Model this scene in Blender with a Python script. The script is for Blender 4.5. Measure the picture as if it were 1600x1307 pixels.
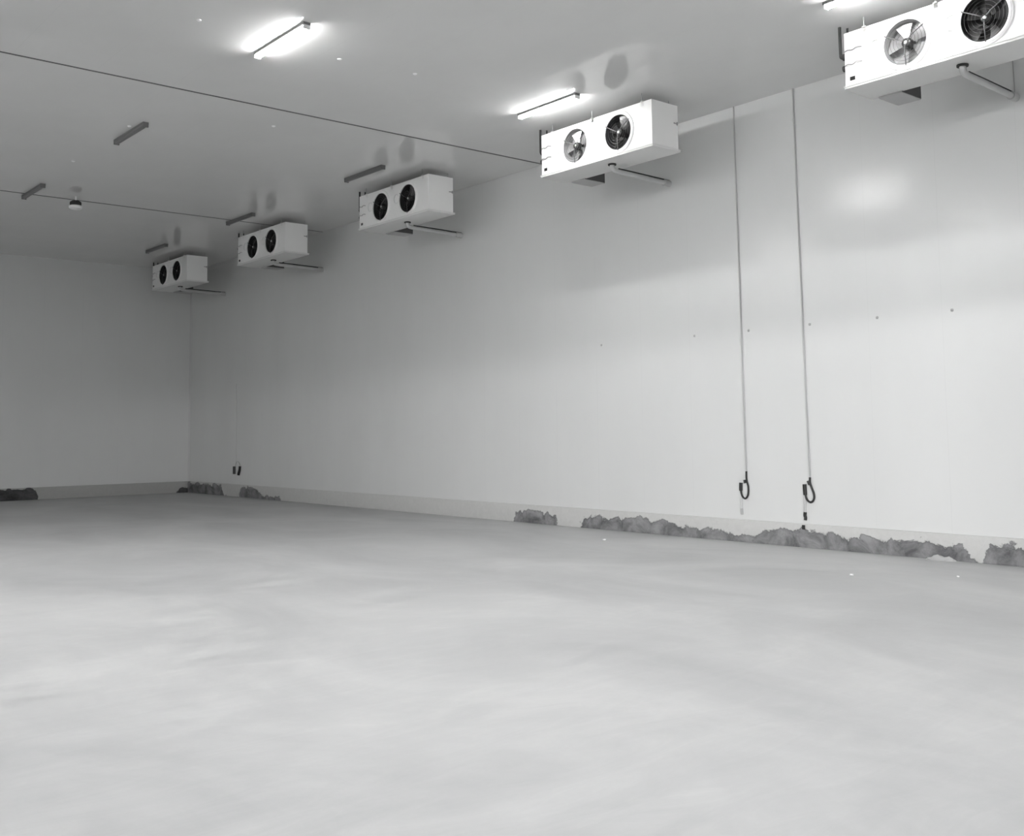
import bpy, bmesh, math, random
from mathutils import Vector, Matrix
random.seed(4)
scn = bpy.context.scene
col = scn.collection
for o in list(bpy.data.objects):
    bpy.data.objects.remove(o)

# ---------------------------------------------------------------- dimensions (metres)
W = 12.224        # right wall plane (x)
XL = -11.0        # left wall plane
YB = 28.842       # back wall plane (y)
YN = -3.0         # near wall plane, behind the viewer
H = 6.332         # ceiling height
PL = 0.314        # curb height
# loading doorway in the near wall
DX0, DX1, DZ = -1.6, 4.2, 3.22

# ---------------------------------------------------------------- camera
yaw, pitch, roll, F_PX, CYP = 0.700, 0.087, -0.012, 1633.677, 532.557
cp, sp = math.cos(pitch), math.sin(pitch)
fw = Vector((math.sin(yaw)*cp, math.cos(yaw)*cp, sp))
rt = Vector((math.cos(yaw), -math.sin(yaw), 0.0))
up = rt.cross(fw)
r2 = math.cos(roll)*rt + math.sin(roll)*up
u2 = -math.sin(roll)*rt + math.cos(roll)*up
cam_d = bpy.data.cameras.new('camera')
cam = bpy.data.objects.new('camera', cam_d)
col.objects.link(cam)
cam.matrix_world = Matrix(((r2.x, u2.x, -fw.x, 0), (r2.y, u2.y, -fw.y, 0), (r2.z, u2.z, -fw.z, 1.6), (0, 0, 0, 1)))
cam_d.sensor_width = 36
cam_d.sensor_fit = 'HORIZONTAL'
cam_d.lens = F_PX/1600*36
cam_d.shift_y = -(1307/2 - CYP)/1600
cam_d.clip_end = 200
scn.camera = cam

# ---------------------------------------------------------------- light and exposure
scn.view_settings.view_transform = 'Standard'
scn.view_settings.look = 'None'
scn.view_settings.gamma = 1
scn.view_settings.use_curve_mapping = False
scn.view_settings.exposure = 0.10
SKY, DOOR_W, TUBE, LAMP_W, LAMP_WALL_W = 3.8, 1800, 92.0, 63.0, 8.0

wd = bpy.data.worlds.new('daylight'); scn.world = wd; wd.use_nodes = True
nt = wd.node_tree
bg = nt.nodes['Background']; bg.inputs['Color'].default_value = (0.97, 0.985, 1, 1); bg.inputs['Strength'].default_value = SKY

def area(name, loc, rot, sx, sy, watts, portal=False):
    l = bpy.data.lights.new(name, 'AREA'); l.shape = 'RECTANGLE'; l.size = sx; l.size_y = sy; l.energy = watts
    l.color = (1, 1, 1)
    o = bpy.data.objects.new(name, l); col.objects.link(o); o.location = loc; o.rotation_euler = rot
    if portal: l.cycles.is_portal = True
    return o
# added light strip outside the loading doorway, makes the brightness step on the right wall
area('added_yard_strip', (-5.0, YN-8.0, 3.40), (math.radians(90), 0, math.radians(-35)), 3.5, 0.3, DOOR_W)
area('doorway_portal', ((DX0+DX1)/2, YN-0.05, DZ/2), (math.radians(90), 0, 0), DX1-DX0, DZ, 1, portal=True)

# ---------------------------------------------------------------- materials
def mat(name, color, rough=0.5, metal=0.0, spec=0.5, emit=0.0, coat=0.0, coat_rough=0.1):
    m = bpy.data.materials.new(name); m.use_nodes = True
    b = m.node_tree.nodes['Principled BSDF']
    if isinstance(color, (int, float)): color = (color, color, color)
    b.inputs['Base Color'].default_value = (*color, 1)
    b.inputs['Roughness'].default_value = rough
    b.inputs['Metallic'].default_value = metal
    b.inputs['Specular IOR Level'].default_value = spec
    b.inputs['Coat Weight'].default_value = coat
    b.inputs['Coat Roughness'].default_value = coat_rough
    if emit:
        b.inputs['Emission Color'].default_value = (1, 1, 1, 1)
        b.inputs['Emission Strength'].default_value = emit
    return m
def nd(m, t, **kw):
    n = m.node_tree.nodes.new(t)
    for k, v in kw.items():
        if k in ('operation', 'blend_type', 'data_type', 'noise_dimensions', 'interpolation_type', 'wave_type'): setattr(n, k, v)
        else: n.inputs[k].default_value = v
    return n
def lk(m, a, b): m.node_tree.links.new(a, b)
def math_n(m, op, a, b=None, clamp=False):
    n = nd(m, 'ShaderNodeMath', operation=op); n.use_clamp = clamp
    for i, v in enumerate((a, b)):
        if v is None: continue
        if isinstance(v, (int, float)): n.inputs[i].default_value = v
        else: lk(m, v, n.inputs[i])
    return n.outputs[0]
def ramp(m, fac, stops):
    n = m.node_tree.nodes.new('ShaderNodeValToRGB')
    e = n.color_ramp.elements
    while len(e) < len(stops): e.new(0.5)
    for x, (p, c) in zip(e, stops):
        x.position = p; x.color = (*c, 1) if not isinstance(c, (int, float)) else (c, c, c, 1)
    lk(m, fac, n.inputs[0]); return n.outputs[0]
def wpos(m):
    g = nd(m, 'ShaderNodeNewGeometry'); s = nd(m, 'ShaderNodeSeparateXYZ'); lk(m, g.outputs['Position'], s.inputs[0]); return g.outputs['Position'], s.outputs
def mapped_noise(m, scale3, scale, detail=6, rough=0.6, dist=0.0):
    p, _ = wpos(m)
    mp = nd(m, 'ShaderNodeMapping'); mp.inputs['Scale'].default_value = scale3; lk(m, p, mp.inputs['Vector'])
    n = nd(m, 'ShaderNodeTexNoise', Scale=scale, Detail=detail, Roughness=rough, Distortion=dist); lk(m, mp.outputs[0], n.inputs['Vector'])
    return n.outputs['Fac']
def bsdf(m): return m.node_tree.nodes['Principled BSDF']
def bump(m, height, strength, dist):
    b = nd(m, 'ShaderNodeBump', Strength=strength, Distance=dist); lk(m, height, b.inputs['Height']); lk(m, b.outputs[0], bsdf(m).inputs['Normal'])

def panel_mat(name, base, axis, phase, rough, wav, spec=0.5):
    """glossy painted sandwich panel: faint joints every metre and a slight waviness"""
    m = mat(name, base, rough, spec=spec)
    _, s = wpos(m)
    v = math_n(m, 'SUBTRACT', s[axis], phase)
    fr = math_n(m, 'ABSOLUTE', math_n(m, 'SUBTRACT', math_n(m, 'FRACT', v), 0.5))
    joint = math_n(m, 'GREATER_THAN', fr, 0.4965)
    mix = nd(m, 'ShaderNodeMix', data_type='RGBA')
    lk(m, joint, mix.inputs['Factor'])
    n = mapped_noise(m, (1, 1, 0.35), 0.8, 3)
    c = ramp(m, n, [(0.3, tuple(x*0.98 for x in base)), (0.7, tuple(x*1.02 for x in base))])
    lk(m, c, mix.inputs['A']); mix.inputs['B'].default_value = (*[x*0.965 for x in base], 1)
    lk(m, mix.outputs['Result'], bsdf(m).inputs['Base Color'])
    w = mapped_noise(m, wav, 1.0, 2)
    bump(m, w, 0.15, 0.02)
    return m
M = {}
M['wall'] = panel_mat('wall_panel_paint', (0.70, 0.705, 0.70), 1, 0.34, 0.20, (2, 2.2, 0.25))
M['wall_b'] = panel_mat('back_wall_panel_paint', (0.70, 0.705, 0.70), 0, 0.2, 0.35, (2.2, 2, 0.25))
M['ceil'] = panel_mat('ceiling_panel_paint', (0.77, 0.77, 0.765), 0, 0.4, 0.085, (1.6, 0.5, 1))
M['seam'] = mat('joint_sealant', 0.13, 0.7)
M['white'] = mat('white_enamel', (0.90, 0.90, 0.89), 0.35)
M['tray'] = mat('white_tray_enamel', (0.76, 0.76, 0.75), 0.4)
M['black'] = mat('black_plastic', 0.012, 0.4)
M['rubber'] = mat('black_rubber', 0.02, 0.6)
M['insul'] = mat('dark_pipe_insulation', 0.035, 0.75)
M['cavity'] = mat('dark_fan_cavity', 0.015, 0.6)
M['blade'] = mat('black_blade', 0.02, 0.25)
M['blade_lamplit'] = mat('blade_painted_lamplit', 0.42, 0.3, metal=0.7)  # lamplight on the blades put into a paler colour
M['back_lamplit'] = mat('fan_inside_painted_lamplit', 0.30, 0.5)  # lamplight inside the fan put into a paler grey
M['duct'] = mat('black_fan_duct', 0.015, 0.5)
M['hubd'] = mat('dark_motor', 0.03, 0.25)
M['hub'] = mat('polished_hub', 0.75, 0.22, metal=1.0)
M['wire'] = mat('guard_wire', 0.05, 0.4)
M['gal'] = mat('galvanised_steel', 0.42, 0.35, metal=0.8)
M['box'] = mat('grey_box_enamel', 0.48, 0.5)
M['side_shade'] = mat('painted_side_shade', 0.09, 0.5)  # shade on the near side of the terminal box, as a dark colour
M['pvc'] = mat('grey_drain_pipe', 0.55, 0.3, metal=0.3)
M['cable'] = mat('grey_cable_sheath', 0.46, 0.45)
M['pale'] = mat('pale_conduit', 0.62, 0.5)
M['cap'] = mat('white_plastic_cap', 0.85, 0.3)
M['screw'] = mat('dull_screw', 0.42, 0.4, metal=0.2)
M['lamp_body'] = mat('lamp_housing_grey', 0.16, 0.5)
M['diff_off'] = mat('unlit_diffuser', 0.17, 0.4)
M['diff_on'] = mat('lit_diffuser', 0.9, 0.3, emit=TUBE)
M['angle'] = mat('corner_angle', 0.66, 0.5)
M['lump'] = mat('mortar', 0.43, 0.85)
M['chip'] = mat('plaster_chip', 0.85, 0.8)
M['yard'] = mat('yard_concrete', 0.45, 0.9)

# trowelled concrete floor
m = M['floor'] = mat('trowelled_concrete', 0.6, 0.55, spec=0.4)
a = mapped_noise(m, (1, 0.55, 1), 0.55, 9, 0.62, 0.6)
b_ = mapped_noise(m, (0.5, 1.6, 1), 2.2, 8, 0.7, 1.2)
f_ = math_n(m, 'ADD', math_n(m, 'MULTIPLY', a, 0.6), math_n(m, 'MULTIPLY', b_, 0.4))
c = ramp(m, f_, [(0.32, (0.355, 0.358, 0.36)), (0.5, (0.445, 0.447, 0.447)), (0.68, (0.545, 0.545, 0.54))])
lk(m, c, bsdf(m).inputs['Base Color'])
lk(m, ramp(m, b_, [(0.3, 0.42), (0.7, 0.7)]), bsdf(m).inputs['Roughness'])
bump(m, f_, 0.25, 0.02)

def curb_mat(name, axis, lo, hi, pts, base=(0.60, 0.60, 0.59), dk=1.0):
    """pale plaster skim, broken off along an irregular edge over dark concrete"""
    m = mat(name, 0.5, 0.8, spec=0.3)
    _, s = wpos(m)
    n1 = mapped_noise(m, (1, 1, 1), 3.2, 8, 0.68, 0.5)
    n2 = mapped_noise(m, (1, 1, 1), 11, 6, 0.7, 0.8)
    t = math_n(m, 'DIVIDE', math_n(m, 'SUBTRACT', math_n(m, 'ADD', s[axis], math_n(m, 'MULTIPLY', math_n(m, 'SUBTRACT', n2, 0.5), 0.18)), lo), hi-lo)
    fc = nd(m, 'ShaderNodeFloatCurve'); cv = fc.mapping.curves[0]
    pp = [((p-lo)/(hi-lo), h/0.4) for p, h in pts]
    cv.points[0].location = pp[0]; cv.points[1].location = pp[-1]
    for p in pp[1:-1]: cv.points.new(*p)
    for p in cv.points: p.handle_type = 'VECTOR'
    fc.mapping.update()
    lk(m, t, fc.inputs['Value'])
    h = math_n(m, 'MULTIPLY', fc.outputs[0], 0.4)
    edge = math_n(m, 'ADD', math_n(m, 'SUBTRACT', h, s[2]), math_n(m, 'MULTIPLY', math_n(m, 'SUBTRACT', n1, 0.5), 0.42))
    dark = math_n(m, 'MULTIPLY', edge, 60, clamp=True)
    rim = math_n(m, 'MULTIPLY', math_n(m, 'SUBTRACT', 1.0, math_n(m, 'MULTIPLY', math_n(m, 'ABSOLUTE', math_n(m, 'SUBTRACT', edge, 0.012)), 50), clamp=True), 0.35)
    cd = ramp(m, n1, [(0.35, (0.11*dk, 0.11*dk, 0.115*dk)), (0.65, (0.32*dk, 0.32*dk, 0.325*dk))])
    cl = ramp(m, n2, [(0.3, tuple(x*0.92 for x in base)), (0.7, base)])
    mx = nd(m, 'ShaderNodeMix', data_type='RGBA'); lk(m, dark, mx.inputs['Factor']); lk(m, cl, mx.inputs['A']); lk(m, cd, mx.inputs['B'])
    mx2 = nd(m, 'ShaderNodeMix', data_type='RGBA'); lk(m, rim, mx2.inputs['Factor']); lk(m, mx.outputs['Result'], mx2.inputs['A']); mx2.inputs['B'].default_value = (0.05, 0.05, 0.05, 1)
    lk(m, mx2.outputs['Result'], bsdf(m).inputs['Base Color'])
    bump(m, math_n(m, 'SUBTRACT', n2, math_n(m, 'MULTIPLY', dark, 1.0)), 0.5, 0.015)
    return m
M['curb_r'] = curb_mat('right_curb_plaster', 1, 0, 30, [(0, .24), (5.9, .24), (5.97, -.02), (6.05, .02), (6.2, .19), (6.7, .22), (7.5, .17), (8.4, .25), (9.0, .2), (9.3, .07), (9.7, .12),
     (10.4, .14), (10.7, .22), (12.7, .20), (12.85, -.2), (13.25, -.2), (13.35, .2), (14.4, .2), (14.55, -.2), (23.1, -.2), (23.3, .08), (24.3, .1), (24.5, .26), (25.4, .26), (25.55, -.05), (26.4, 0), (26.6, .26), (28.4, .28), (30, .3)])
M['curb_b'] = curb_mat('back_curb_plaster', 0, -12, 13, [(-12, -.2), (0, -.2), (4.5, .3), (8.1, .3), (8.22, -.3), (11.7, -.3), (11.9, .12), (13, .2)], base=(0.46, 0.46, 0.45), dk=0.35)

# ---------------------------------------------------------------- mesh helpers
class MB:
    def __init__(s): s.bm = bmesh.new()
    def box(s, x0, x1, y0, y1, z0, z1, bev=0.0):
        r = bmesh.ops.create_cube(s.bm, size=1)
        bmesh.ops.transform(s.bm, verts=r['verts'], matrix=Matrix.Translation(((x0+x1)/2, (y0+y1)/2, (z0+z1)/2)) @ Matrix.Diagonal((x1-x0, y1-y0, z1-z0, 1)))
        if bev:
            es = list({e for v in r['verts'] for e in v.link_edges})
            bmesh.ops.bevel(s.bm, geom=es, offset=bev, segments=2, affect='EDGES', profile=0.6)
        return s
    def cyl(s, c, axis, r, h, n=32, r2=None):
        """axis-aligned cylinder starting at c and running h along axis"""
        q = bmesh.ops.create_cone(s.bm, cap_ends=True, segments=n, radius1=r, radius2=r if r2 is None else r2, depth=h)
        rot = {'x': Matrix.Rotation(math.pi/2, 4, 'Y'), 'y': Matrix.Rotation(-math.pi/2, 4, 'X'), 'z': Matrix.Identity(4)}[axis]
        off = {'x': Vector((h/2, 0, 0)), 'y': Vector((0, h/2, 0)), 'z': Vector((0, 0, h/2))}[axis]
        bmesh.ops.transform(s.bm, verts=q['verts'], matrix=Matrix.Translation(Vector(c)+off) @ rot)
        return s
    def tube(s, pts, r, n=12, closed=False, smooth=0):
        P = [Vector(p) for p in pts]
        for _ in range(smooth):
            Q = [P[0]] if not closed else []
            for i in range(len(P) - (0 if closed else 1)):
                a, b = P[i], P[(i+1) % len(P)]
                Q += [a*0.75+b*0.25, a*0.25+b*0.75]
            if not closed: Q.append(P[-1])
            P = Q
        N = len(P); rings = []; ref = None
        for i in range(N):
            a = P[(i-1) % N] if (closed or i > 0) else P[i]
            b = P[(i+1) % N] if (closed or i < N-1) else P[i]
            t = (b-a).normalized()
            if ref is None: ref = Vector((0, 0, 1)) if abs(t.z) < 0.9 else Vector((0, 1, 0))
            u = (ref - t*ref.dot(t)).normalized(); w = t.cross(u); ref = u
            rings.append([s.bm.verts.new(P[i]+(u*math.cos(2*math.pi*k/n)+w*math.sin(2*math.pi*k/n))*r) for k in range(n)])
        for i in range(N if closed else N-1):
            A, B = rings[i], rings[(i+1) % N]
            for k in range(n): s.bm.faces.new((A[k], A[(k+1) % n], B[(k+1) % n], B[k]))
        if not closed:
            s.bm.faces.new(rings[0][::-1]); s.bm.faces.new(rings[-1])
        return s
    def lathe(s, c, axis, prof, n=48):
        """prof = (radius, offset along axis) ... revolved about axis through c"""
        c = Vector(c); rings = []
        for r, h in prof:
            ring = []
            for k in range(n):
                a = 2*math.pi*k/n; p, q = r*math.cos(a), r*math.sin(a)
                ring.append(s.bm.verts.new(c + (Vector((h, p, q)) if axis == 'x' else Vector((p, q, h)))))
            rings.append(ring)
        for A, B in zip(rings, rings[1:]):
            for k in range(n): s.bm.faces.new((A[k], A[(k+1) % n], B[(k+1) % n], B[k]))
        return s
    def build(s, name, mt, parent=None, smooth=True):
        bmesh.ops.recalc_face_normals(s.bm, faces=s.bm.faces)
        me = bpy.data.meshes.new(name)
        if smooth:
            for f in s.bm.faces: f.smooth = True
            for e in s.bm.edges:
                if len(e.link_faces) != 2 or e.calc_face_angle(0) > math.radians(35): e.smooth = False
        s.bm.to_mesh(me); s.bm.free()
        me.materials.append(mt)
        o = bpy.data.objects.new(name, me); col.objects.link(o)
        if parent: o.parent = parent
        return o
def tag(o, label, cat, group=None):
    o['label'] = label; o['category'] = cat
    if group: o['group'] = group
    return o
def empty(name, loc, label, cat, group=None):
    o = bpy.data.objects.new(name, None); o.empty_display_size = 0.2
    col.objects.link(o); o.location = loc
    return tag(o, label, cat, group)
def struct(name, b, mt, label=None, **kw):
    o = b.build(name, mt, **kw); o['kind'] = 'structure'
    if label: o['label'] = label
    return o
def copy_tree(o, parent=None):
    c = o.copy(); col.objects.link(c)
    if parent: c.parent = parent
    for ch in list(o.children): copy_tree(ch, c)
    return c

# ---------------------------------------------------------------- room shell
T = 0.15
struct('floor', MB().box(XL-T, W+T, YN-T, YB+T, -T, 0), M['floor'], smooth=False)
struct('ceiling', MB().box(XL-T, W+T, YN-T, YB+T, H, H+T), M['ceil'], smooth=False)
struct('wall_right', MB().box(W, W+T, YN, YB, 0, H), M['wall'], smooth=False)
struct('wall_left', MB().box(XL-T, XL, YN, YB, 0, H), M['wall'], smooth=False)
struct('wall_back', MB().box(XL, W, YB, YB+T, 0, H), M['wall_b'], smooth=False)
struct('wall_near', MB().box(XL, DX0, YN-T, YN, 0, H).box(DX1, W, YN-T, YN, 0, H).box(DX0, DX1, YN-T, YN, DZ, H), M['wall_b'], smooth=False)
struct('ground', MB().box(-40, 40, YN-40, YN-T, -T, -0.01), M['yard'], smooth=False)
CD = 0.05   # curb depth
struct('baseboard_right', MB().box(W-CD, W, YN, YB, 0, PL, 0.006), M['curb_r'])
struct('baseboard_back', MB().box(XL, W-CD, YB-CD, YB, 0, PL, 0.006), M['curb_b'])
struct('baseboard_left', MB().box(XL, XL+CD, YN, YB-CD, 0, PL, 0.006), M['curb_b'])
# sealed joints running across the ceiling
for i, y in enumerate((13.57, 21.37)):
    struct('trim_%d' % (i+1), MB().box(XL, W, y-0.016, y+0.016, H-0.006, H), M['seam'], smooth=False)
# folded angle in the far corner
struct('trim_3', MB().box(W-0.035, W, YB-0.006, YB, PL, H).box(W-0.006, W, YB-0.035, YB-0.006, PL, H), M['angle'], smooth=False)

# ---------------------------------------------------------------- evaporator coolers
X0, ZB, ZT = 10.70, 5.54, 6.212
D, L, HH = 0.545, 2.31, ZT-ZB
FY = (L-0.76, L-1.658); FZ, FR = 0.344, 0.262

def cooler():
    root = empty('evaporator_cooler', (0, 0, 0), 'x', 'air cooler', 'twin fan coolers hung along the right wall')
    t = 0.02
    # casing with two round openings in the front sheet
    b = MB(); bm = b.bm
    b.box(t, D, 0, t, 0.03, HH).box(t, D, L-t, L, 0.03, HH).box(t, D, t, L-t, HH-t, HH).box(D-t, D, t, L-t, 0.03, HH-t)
    hs = 0.29
    ys = [0.0]
    for fy in sorted(FY): ys += [fy-hs, fy+hs]
    ys.append(L)
    for a_, c_ in ((0, 1), (2, 3), (4, 5)): b.box(0, t, ys[a_], ys[c_], 0.03, HH)
    for fy in FY:
        b.box(0, t, fy-hs, fy+hs, 0.03, FZ-hs) if FZ-hs > 0.03 else None
        b.box(0, t, fy-hs, fy+hs, FZ+hs, HH)
        n = 64
        def sq(a):
            c_, s_ = math.cos(a), math.sin(a); k = hs/max(abs(c_), abs(s_)); return c_*k, s_*k
        R1, R2, R3, R4 = [], [], [], []
        for k in range(n):
            a = 2*math.pi*(k+0.5)/n + 0
            a = 2*math.pi*k/n
            p, q = sq(a)
            R1.append(bm.verts.new((0, fy+p, FZ+q))); R2.append(bm.verts.new((0, fy+FR*math.cos(a), FZ+FR*math.sin(a))))
            R3.append(bm.verts.new((0.16, fy+FR*math.cos(a), FZ+FR*math.sin(a))))
        for k in range(n):
            j = (k+1) % n
            bm.faces.new((R1[k], R1[j], R2[j], R2[k])); bm.faces.new((R2[k], R2[j], R3[j], R3[k]))
    b.build('casing', M['white'], root, smooth=False)
    # drip tray under the casing, a little wider, with a turned-out lip
    b = MB().box(-0.012, D+0.035, -0.012, L+0.012, 0.0, 0.03, 0.004).box(-0.02, D+0.045, -0.02, L+0.02, 0.026, 0.034)
    b.build('drip_tray', M['tray'], root)
    b = MB()
    for i, fy in enumerate(FY):
        ring = MB().lathe((0, fy, FZ), 'x', [(FR+0.05, 0.001), (FR+0.046, -0.012), (FR+0.02, -0.022), (FR-0.004, -0.014), (FR-0.008, -0.004)], 64)
        fr = ring.build('fan_shroud', M['white'], root)
        MB().lathe((0, fy, FZ), 'x', [(FR-0.006, -0.006), (FR-0.012, 0.05), (FR-0.006, 0.155)], 64).build('fan_duct', M['duct'], fr)
        MB().cyl((0.150, fy, FZ), 'x', FR+0.004, 0.008, 48).build('fan_back', M['cavity'], fr)
        bl = MB()
        nb = 5
        for k in range(nb):
            a0 = 2*math.pi*k/nb + 0.5*i
            prev = None
            rows = []
            for u in range(6):
                rr = 0.055 + (FR-0.018-0.055)*u/5
                tw = math.radians(48-20*u/5); half = 0.30+0.10*u/5
                row = []
                for v in range(5):
                    s_ = (v/4-0.5)*2
                    aa = a0 + s_*half*0.95 + 0.10*u/5
                    row.append(bl.bm.verts.new((0.085 + s_*half*rr*math.tan(tw)*0.42, fy+rr*math.cos(aa), FZ+rr*math.sin(aa))))
                rows.append(row)
            for A, B in zip(rows, rows[1:]):
                for v in range(4): bl.bm.faces.new((A[v], A[v+1], B[v+1], B[v]))
        ob = bl.build('fan_blades', M['blade'], fr)
        sd = ob.modifiers.new('thickness', 'SOLIDIFY'); sd.thickness = 0.004
        MB().lathe((0.0, fy, FZ), 'x', [(0.0001, 0.0), (0.03, 0.002), (0.052, 0.014), (0.06, 0.035), (0.06, 0.12), (0.0001, 0.12)], 32).build('motor_hub', M['hubd'], fr)
        MB().lathe((-0.006, fy, FZ), 'x', [(0.0001, -0.004), (0.018, 0.0), (0.026, 0.012)], 24).build('hub_cap', M['hub'], fr)
        g = MB()
        for rr in (0.09, 0.13, 0.17, 0.21, 0.245):
            g.tube([(-0.022-0.012*(1-rr/0.25), fy+rr*math.cos(2*math.pi*k/40), FZ+rr*math.sin(2*math.pi*k/40)) for k in range(40)], 0.0018, 5, closed=True)
        for k in range(3):
            a = 2*math.pi*k/3+0.5
            g.tube([(-0.012, fy+0.03*math.cos(a), FZ+0.03*math.sin(a)), (-0.028, fy+0.10*math.cos(a), FZ+0.10*math.sin(a)), (-0.020, fy+0.272*math.cos(a), FZ+0.272*math.sin(a))], 0.006, 6)
        g.build('fan_guard', M['wire'], fr)
        # pale cable looped beside the fan
        cy = fy+FR+0.095
        MB().tube([(-0.012, cy+0.075*math.cos(a), FZ+0.05+0.085*math.sin(a)) for a in [2*math.pi*k/20 for k in range(20)]], 0.006, 6, closed=True).build('fan_cable', M['tray'], fr)
    # rating plate
    MB().box(-0.006, 0.001, L-0.125, L-0.06, 0.09, 0.135, 0.002).build('rating_plate', M['black'], root)
    # wires at the far end of the front
    for z in (0.45, 0.28):
        MB().tube([(0.0, L, z), (-0.02, L-0.05, z+0.012), (-0.016, L-0.11, z-0.012), (-0.02, L-0.16, z+0.02), (-0.012, L-0.23, z+0.004)], 0.006, 6, smooth=2).build('sensor_wire', M['gal'], root)
    # brackets and rods up to the ceiling
    for y in (0.17, L/2+0.02, L-0.27):
        for x in (0.02, D-0.02):
            sgn = -1 if x < 0.1 else 1
            br = MB().box(min(x, x+sgn*0.045), max(x, x+sgn*0.045), y-0.025, y+0.025, HH-0.004, HH+0.004).box(x-0.02 if sgn < 0 else x+0.02-0.004, x-0.016 if sgn < 0 else x+0.02, y-0.025, y+0.025, HH-0.06, HH+0.004).build('hanger_bracket', M['tray'], root, smooth=False)
            MB().cyl((x+sgn*0.03, y, HH), 'z', 0.006, H-ZT, 8).cyl((x+sgn*0.03, y, HH+0.004), 'z', 0.012, 0.012, 6).build('hanger_rod', M['gal'], br)
    # pipework on the far end
    MB().tube([(0.06, L+0.09, HH+H-ZT), (0.06, L+0.09, 0.48), (0.06, L+0.09, 0.41), (0.06, L+0.0, 0.41)], 0.018, 12, smooth=2).build('refrigerant_pipe', M['insul'], root)
    MB().tube([(0.16, L+0.05, HH+H-ZT), (0.16, L+0.05, 0.27), (0.10, L+0.05, 0.25), (0.07, L, 0.25)], 0.013, 10, smooth=2).build('refrigerant_pipe', M['insul'], root)
    MB().cyl((0.05, L, 0.41), 'y', 0.04, 0.05, 16).build('pipe_collar', M['insul'], root)
    MB().cyl((0.05, L, 0.27), 'y', 0.035, 0.05, 16).build('pipe_collar', M['insul'], root)
    # catch on the near end sheet
    MB().box(D-0.09, D-0.02, -0.012, 0.0, 0.40, 0.415).box(D-0.03, D-0.015, -0.014, 0, 0.385, 0.43).build('panel_catch', M['gal'], root)
    # terminal box under the tray
    tb = MB().box(D+0.002, D+0.45, 1.92, 2.22, -0.02, 0.16, 0.006).build('terminal_box', M['box'], root)
    MB().box(D+0.012, D+0.44, 1.914, 1.921, -0.012, 0.152).build('side_shade_sheet', M['side_shade'], tb)  # added dark sheet standing in for the shade on this face
    MB().cyl((D+0.10, 2.22, 0.03), 'y', 0.014, 0.03, 12).build('cable_gland', M['black'], root)
    return root

unit_labels = ['large white twin fan cooler at the top right, cut by the photo edge',
               'white twin fan cooler under a lit tube, its far fan coloured pale as if lamplit',
               'white twin fan cooler with black fans, third along the wall from the right',
               'small white twin fan cooler with black fans, fourth from the right, just before the farthest',
               'farthest and smallest white twin fan cooler, beside the back corner']
Y0, S = 4.275, 5.345
proto = cooler()
coolers = [proto] + [copy_tree(proto) for _ in range(4)]
for i in range(5):
    u = coolers[i]
    u.location = (X0, Y0+S*i-(0.1 if i == 4 else 0), ZB)
    u['label'] = unit_labels[i]
    if i < 2:      # far fan of the two nearest coolers: lamplight put into its grey colours
        sh = max([c_ for c_ in u.children if c_.name.startswith('fan_shroud')], key=lambda c_: c_.data.vertices[0].co.y)
        sh['label'] = 'fan coloured grey as if lamplit'
        for c_ in sh.children:
            k_ = c_.name.split('.')[0]
            if k_ in ('fan_blades', 'fan_back', 'fan_duct'):
                c_.data = c_.data.copy(); c_.data.materials[0] = M['blade_lamplit' if k_ == 'fan_blades' else 'back_lamplit']

# drain pipes from each tray to the wall
def drain():
    root = empty('drain_pipe', (0, 0, 0), 'x', 'pipe', 'condensate drains under the coolers')
    MB().tube([(10.96, 0, ZB-0.001), (10.96, 0, ZB-0.05), (10.98, 0, 5.452), (11.08, 0, 5.44), (11.3, 0.0, 5.44), (W-0.06, 0.0, 5.425)], 0.036, 16, smooth=2).build('pipe', M['pvc'], root)
    MB().cyl((10.96, 0, ZB-0.022), 'z', 0.062, 0.02, 24).build('outlet_nut', M['insul'], root)
    MB().cyl((W-0.13, 0, 5.425), 'x', 0.05, 0.13, 24).build('wall_collar', M['pvc'], root)
    MB().tube([(11.10, 0, 5.487), (11.5, 0, 5.483), (W, 0, 5.472)], 0.012, 8).build('heater_cable', M['insul'], root)
    return root
dl = ['thick grey drain pipe from the large top right cooler to the wall',
      'grey drain pipe running from the cooler under the lit tube to the wall',
      'grey drain pipe below the third cooler from the right',
      'slim grey drain pipe below the fourth cooler from the right',
      'short grey drain pipe below the farthest cooler']
pd = drain()
for i in range(5):
    d_ = pd if i == 0 else copy_tree(pd)
    d_.location = (0, Y0+S*i+1.04-(0.1 if i == 4 else 0), 0)
    d_['label'] = dl[i]
MB().tube([(W-0.02, 0, 5.47), (W-0.02, 0.01, H)], 0.006, 6).build('support_wire', M['gal'], pd)

# ---------------------------------------------------------------- tube lights
def tube_light(lit):
    root = empty('tube_light', (0, 0, 0), 'x', 'light', 'tube lights on the ceiling')
    MB().box(-0.045, 0.045, -0.63, 0.63, -0.035, 0, 0.004).build('lamp_housing', M['lamp_body'], root)
    b = MB(); prof = [(-0.04, -0.03), (-0.038, -0.055), (-0.022, -0.072), (0, -0.077), (0.022, -0.072), (0.038, -0.055), (0.04, -0.03)]
    ra = [b.bm.verts.new((x, -0.61, z)) for x, z in prof]; rb = [b.bm.verts.new((x, 0.61, z)) for x, z in prof]
    for k in range(len(prof)-1): b.bm.faces.new((ra[k], ra[k+1], rb[k+1], rb[k]))
    b.bm.faces.new(ra); b.bm.faces.new(rb[::-1])
    d = b.build('diffuser', M['diff_on'] if lit else M['diff_off'], root)
    for s in (-1, 1): MB().box(-0.043, 0.043, min(s*0.605, s*0.63), max(s*0.605, s*0.63), -0.078, -0.03, 0.004).build('end_cap', M['cap'] if lit else M['lamp_body'], root)
    return root
on, off = tube_light(True), tube_light(False)
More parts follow.
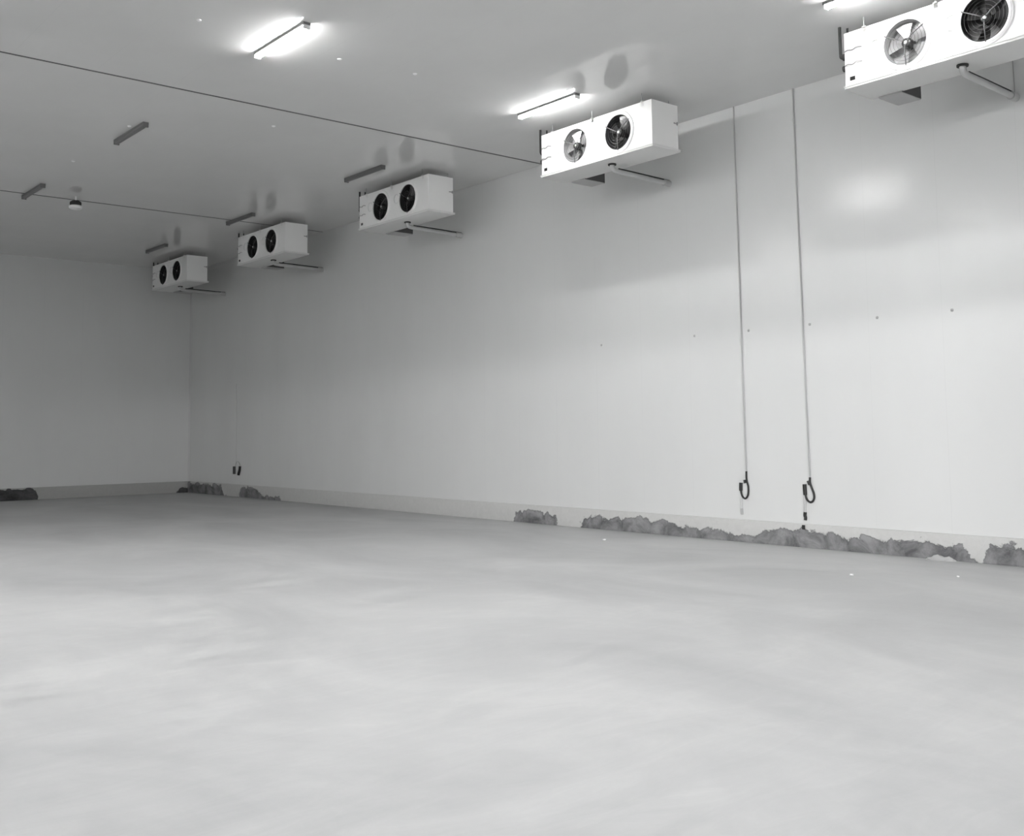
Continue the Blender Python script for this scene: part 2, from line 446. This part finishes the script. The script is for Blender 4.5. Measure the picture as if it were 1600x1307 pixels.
lamps = [(5.75, 11.05, 1, 'lit tube light alone in the upper left ceiling area'),
         (9.97, 10.97, 1, 'lit tube light just above the second cooler from the right'),
         (10.0, 5.75, 1, 'lit tube light at the top edge, above the large right cooler'),
         (5.75, 15.98, 0, 'unlit grey tube light on the left ceiling, between the two dark joints'),
         (5.70, 20.95, 0, 'unlit dark tube light crossing the far ceiling joint at the left'),
         (9.98, 15.95, 0, 'unlit tube light above the third cooler from the right'),
         (9.98, 21.0, 0, 'unlit tube light above the fourth cooler from the right'),
         (9.92, 25.6, 0, 'unlit tube light above the farthest cooler'),
         (5.75, 5.9, 1, 'lit tube light nearest the viewer in the left row, above the frame'),
         (1.5, 5.9, 1, 'lit tube light over the middle of the floor, above the frame'),
         (5.75, 0.9, 1, 'lit tube light behind the viewer on the right'),
         (1.5, 0.9, 1, 'lit tube light behind the viewer in the middle'),
         (1.5, 11.0, 1, 'lit tube light left of the frame in the second bay'),
         (-2.75, 11.0, 1, 'lit tube light far left of the frame in the second bay'),
         (-2.75, 5.9, 1, 'lit tube light far left of the frame in the first bay'),
         (-2.75, 16.0, 1, 'lit tube light far left of the frame in the third bay'),
         (-7.0, 16.0, 1, 'lit tube light beside the left wall in the third bay'),
         (-7.0, 21.0, 1, 'lit tube light beside the left wall in the fourth bay'),
         (-2.75, 21.0, 1, 'lit tube light far left of the frame in the fourth bay'),
         (1.5, 16.0, 1, 'lit tube light left of the frame in the third bay')]
used = set()
for x, y, lit, lb in lamps:
    src = on if lit else off
    t_ = copy_tree(src) if src in used else src
    used.add(src)
    if lit:
        k_ = area('lamp_glow', (x, y, H-0.082), (0, 0, 0), 0.07, 1.2, LAMP_WALL_W if x > 9 else LAMP_W)
    t_.location = (x, y, H); t_['label'] = lb

# ---------------------------------------------------------------- ceiling sensor and caps
s_ = empty('ceiling_sensor', (6.52, 21.05, H), 'small round dark sensor with a pale base hanging near the far ceiling joint', 'sensor')
MB().cyl((0, 0, -0.09), 'z', 0.02, 0.09, 16).build('stem', M['cap'], s_)
MB().lathe((0, 0, -0.20), 'z', [(0.0001, 0.11), (0.07, 0.11), (0.105, 0.085), (0.11, 0.05), (0.10, 0.02), (0.0001, 0.02)], 32).build('head', M['insul'], s_)
MB().lathe((0, 0, -0.27), 'z', [(0.0001, 0.09), (0.10, 0.09), (0.125, 0.075), (0.125, 0.03), (0.09, 0.01), (0.0001, 0.008)], 32).build('base', M['cap'], s_)

caps = [(4.757, 11.13, 'left of the lone lit tube light, near the top edge'),
        (6.66, 11.23, 'right of the lone lit tube light'),
        (7.72, 11.09, 'midway between the two lit tube lights'),
        (7.36, 14.37, 'beyond the near ceiling joint, toward the third cooler'),
        (5.63, 15.71, 'just above the unlit tube light on the left'),
        (5.62, 18.33, 'above the small ceiling sensor')]
cap0 = None
for x, y, w_ in caps:
    if cap0 is None:
        cap0 = o = MB().lathe((0, 0, 0), 'z', [(0.03, 0), (0.028, -0.008), (0.018, -0.014), (0.0001, -0.015)], 20).build('screw_cap', M['cap'])
    else:
        o = cap0.copy(); col.objects.link(o)
    o.location = (x, y, H); tag(o, 'tiny white screw cap '+w_, 'screw cap', 'white caps on the ceiling')

scr = [(6.21, 'rightmost of the row'), (7.21, 'second from the right'), (8.22, 'just right of the right hanging cable'), (9.24, 'just right of the left hanging cable'), (10.24, 'just left of the left hanging cable'), (12.22, 'leftmost and faintest of the row')]
sc0 = None
for y, w_ in scr:
    if sc0 is None:
        sc0 = o = MB().lathe((0, 0, 0), 'x', [(0.02, 0), (0.018, -0.006), (0.012, -0.010), (0.0001, -0.011)], 16).build('wall_screw', M['screw'])
    else:
        o = sc0.copy(); col.objects.link(o)
    o.location = (W, y, 3.01); tag(o, 'small grey screw head on the right wall, '+w_, 'screw', 'screws across the right wall')

# ---------------------------------------------------------------- cables down the right wall
XC = W-0.012
def pt(y, z, x=XC): return (x, y, z)
c1 = empty('wall_cable', (W, 9.39, 0), 'thin grey cable down the wall, the left of two, ending in a narrow black loop', 'cable', 'cables hanging down the right wall')
c2 = empty('wall_cable', (W, 8.33, 0), 'thin grey cable down the wall, the right of two, ending in a wide black loop', 'cable', 'cables hanging down the right wall')
c3 = empty('wall_cable', (W, 25.8, 0), 'faint cable with two short black stubs low on the wall near the far corner', 'cable')
def loc(c, *pts): return [(x-c.location.x, y-c.location.y, z) for y, z, x in [(p[0], p[1], p[2] if len(p) > 2 else XC) for p in pts]]
MB().tube(loc(c1, (9.375, H), (9.37, 4.6), (9.36, 3.0), (9.347, 0.99)), 0.011, 8).build('cable', M['cable'], c1)
lp = MB().tube(loc(c1, (9.347, 1.0), (9.35, 0.9), (9.342, 0.85), (9.318, 0.78), (9.325, 0.66), (9.38, 0.60), (9.445, 0.65), (9.455, 0.75), (9.448, 0.83)), 0.0135, 10, smooth=2).build('loop', M['rubber'], c1)
MB().tube(loc(c1, (9.385, 0.875), (9.375, 0.83)), 0.018, 10).build('clip', M['black'], lp)
MB().tube(loc(c1, (9.449, 0.835), (9.455, 0.72)), 0.024, 12).build('gland', M['black'], lp)
MB().tube(loc(c1, (9.452, 0.72), (9.446, 0.45)), 0.012, 10).build('conduit', M['pale'], c1)
MB().tube(loc(c1, (9.448, 0.47), (9.449, 0.43), (9.449, 0.385)), 0.018, 10).build('lower_fitting', M['cable'], c1)

MB().tube(loc(c2, (8.345, H), (8.34, 4.9), (8.32, 3.0), (8.296, 0.93)), 0.011, 8).build('cable', M['cable'], c2)
lp = MB().tube(loc(c2, (8.296, 0.94), (8.30, 0.87), (8.275, 0.80), (8.24, 0.72), (8.24, 0.65), (8.285, 0.60), (8.345, 0.62), (8.38, 0.69), (8.387, 0.80), (8.385, 0.83)), 0.0145, 10, smooth=2).build('loop', M['rubber'], c2)
MB().tube(loc(c2, (8.33, 0.89), (8.305, 0.84)), 0.018, 10).build('clip', M['black'], lp)
MB().tube(loc(c2, (8.385, 0.845), (8.38, 0.70)), 0.026, 12).build('gland', M['black'], lp)
MB().tube(loc(c2, (8.384, 0.70), (8.392, 0.44)), 0.013, 10).build('conduit', M['pale'], c2)
MB().tube(loc(c2, (8.390, 0.47), (8.398, 0.42), (8.385, 0.40), (8.392, 0.365)), 0.021, 12, smooth=1).build('lower_fitting', M['rubber'], c2)
MB().tube(loc(c2, (8.391, 0.30, W-0.06), (8.394, 0.245, W-0.06)), 0.02, 12).build('floor_fitting', M['rubber'], c2)

MB().tube(loc(c3, (25.83, 2.95), (25.82, 2.4), (25.80, 1.0), (25.86, 0.77)), 0.009, 8).build('cable', M['pale'], c3)
MB().tube(loc(c3, (25.885, 0.78), (25.882, 0.58)), 0.045, 12).build('gland', M['black'], c3)
MB().tube(loc(c3, (25.55, 0.79), (25.56, 0.70), (25.62, 0.60), (25.63, 0.56)), 0.04, 12, smooth=1).build('gland', M['black'], c3)
MB().tube(loc(c3, (25.86, 0.77), (25.75, 0.93), (25.6, 0.88), (25.55, 0.78)), 0.009, 8, smooth=2).build('loop', M['cable'], c3)

# ---------------------------------------------------------------- crumbs of plaster on the floor
def chip(x, y, r, lb):
    b = MB(); q = bmesh.ops.create_icosphere(b.bm, subdivisions=2, radius=r)
    for v in q['verts']:
        v.co *= random.uniform(0.75, 1.2); v.co.z = max(v.co.z*0.55, -r*0.3)
    mn = min(v.co.z for v in q['verts'])
    for v in q['verts']: v.co.z -= mn
    o = b.build('plaster_chip', M['chip'], smooth=False); o.location = (x, y, 0)
    tag(o, lb, 'debris')
import math as _m
def on_floor(px, py):
    d = fw*F_PX + r2*(px-800) - u2*(py-CYP); k = -1.6/d.z; return d.x*k, d.y*k
for px, py, r, lb in [(944, 845, 0.028, 'white plaster crumb on the floor before the middle of the right wall'),
                      (1331, 900, 0.024, 'white plaster crumb on the floor well out from the right curb'),
                      (1497, 902, 0.016, 'tiny white crumb on the floor, the rightmost one')]:
    x, y = on_floor(px, py); chip(x, y, r, lb)
# mortar lump against the right curb
b = MB(); q = bmesh.ops.create_icosphere(b.bm, subdivisions=3, radius=1)
for v in q['verts']:
    n_ = random.uniform(0.9, 1.08)
    v.co = Vector((v.co.x*0.06*n_, v.co.y*0.19*n_, max(v.co.z, 0)*0.055*n_*(1+0.3*math.sin(v.co.y*7))))
o = b.build('mortar_lump', M['lump']); o.location = (W-CD-0.05, 6.45, 0)
tag(o, 'pale flat lump of mortar on the floor against the right curb', 'mortar')
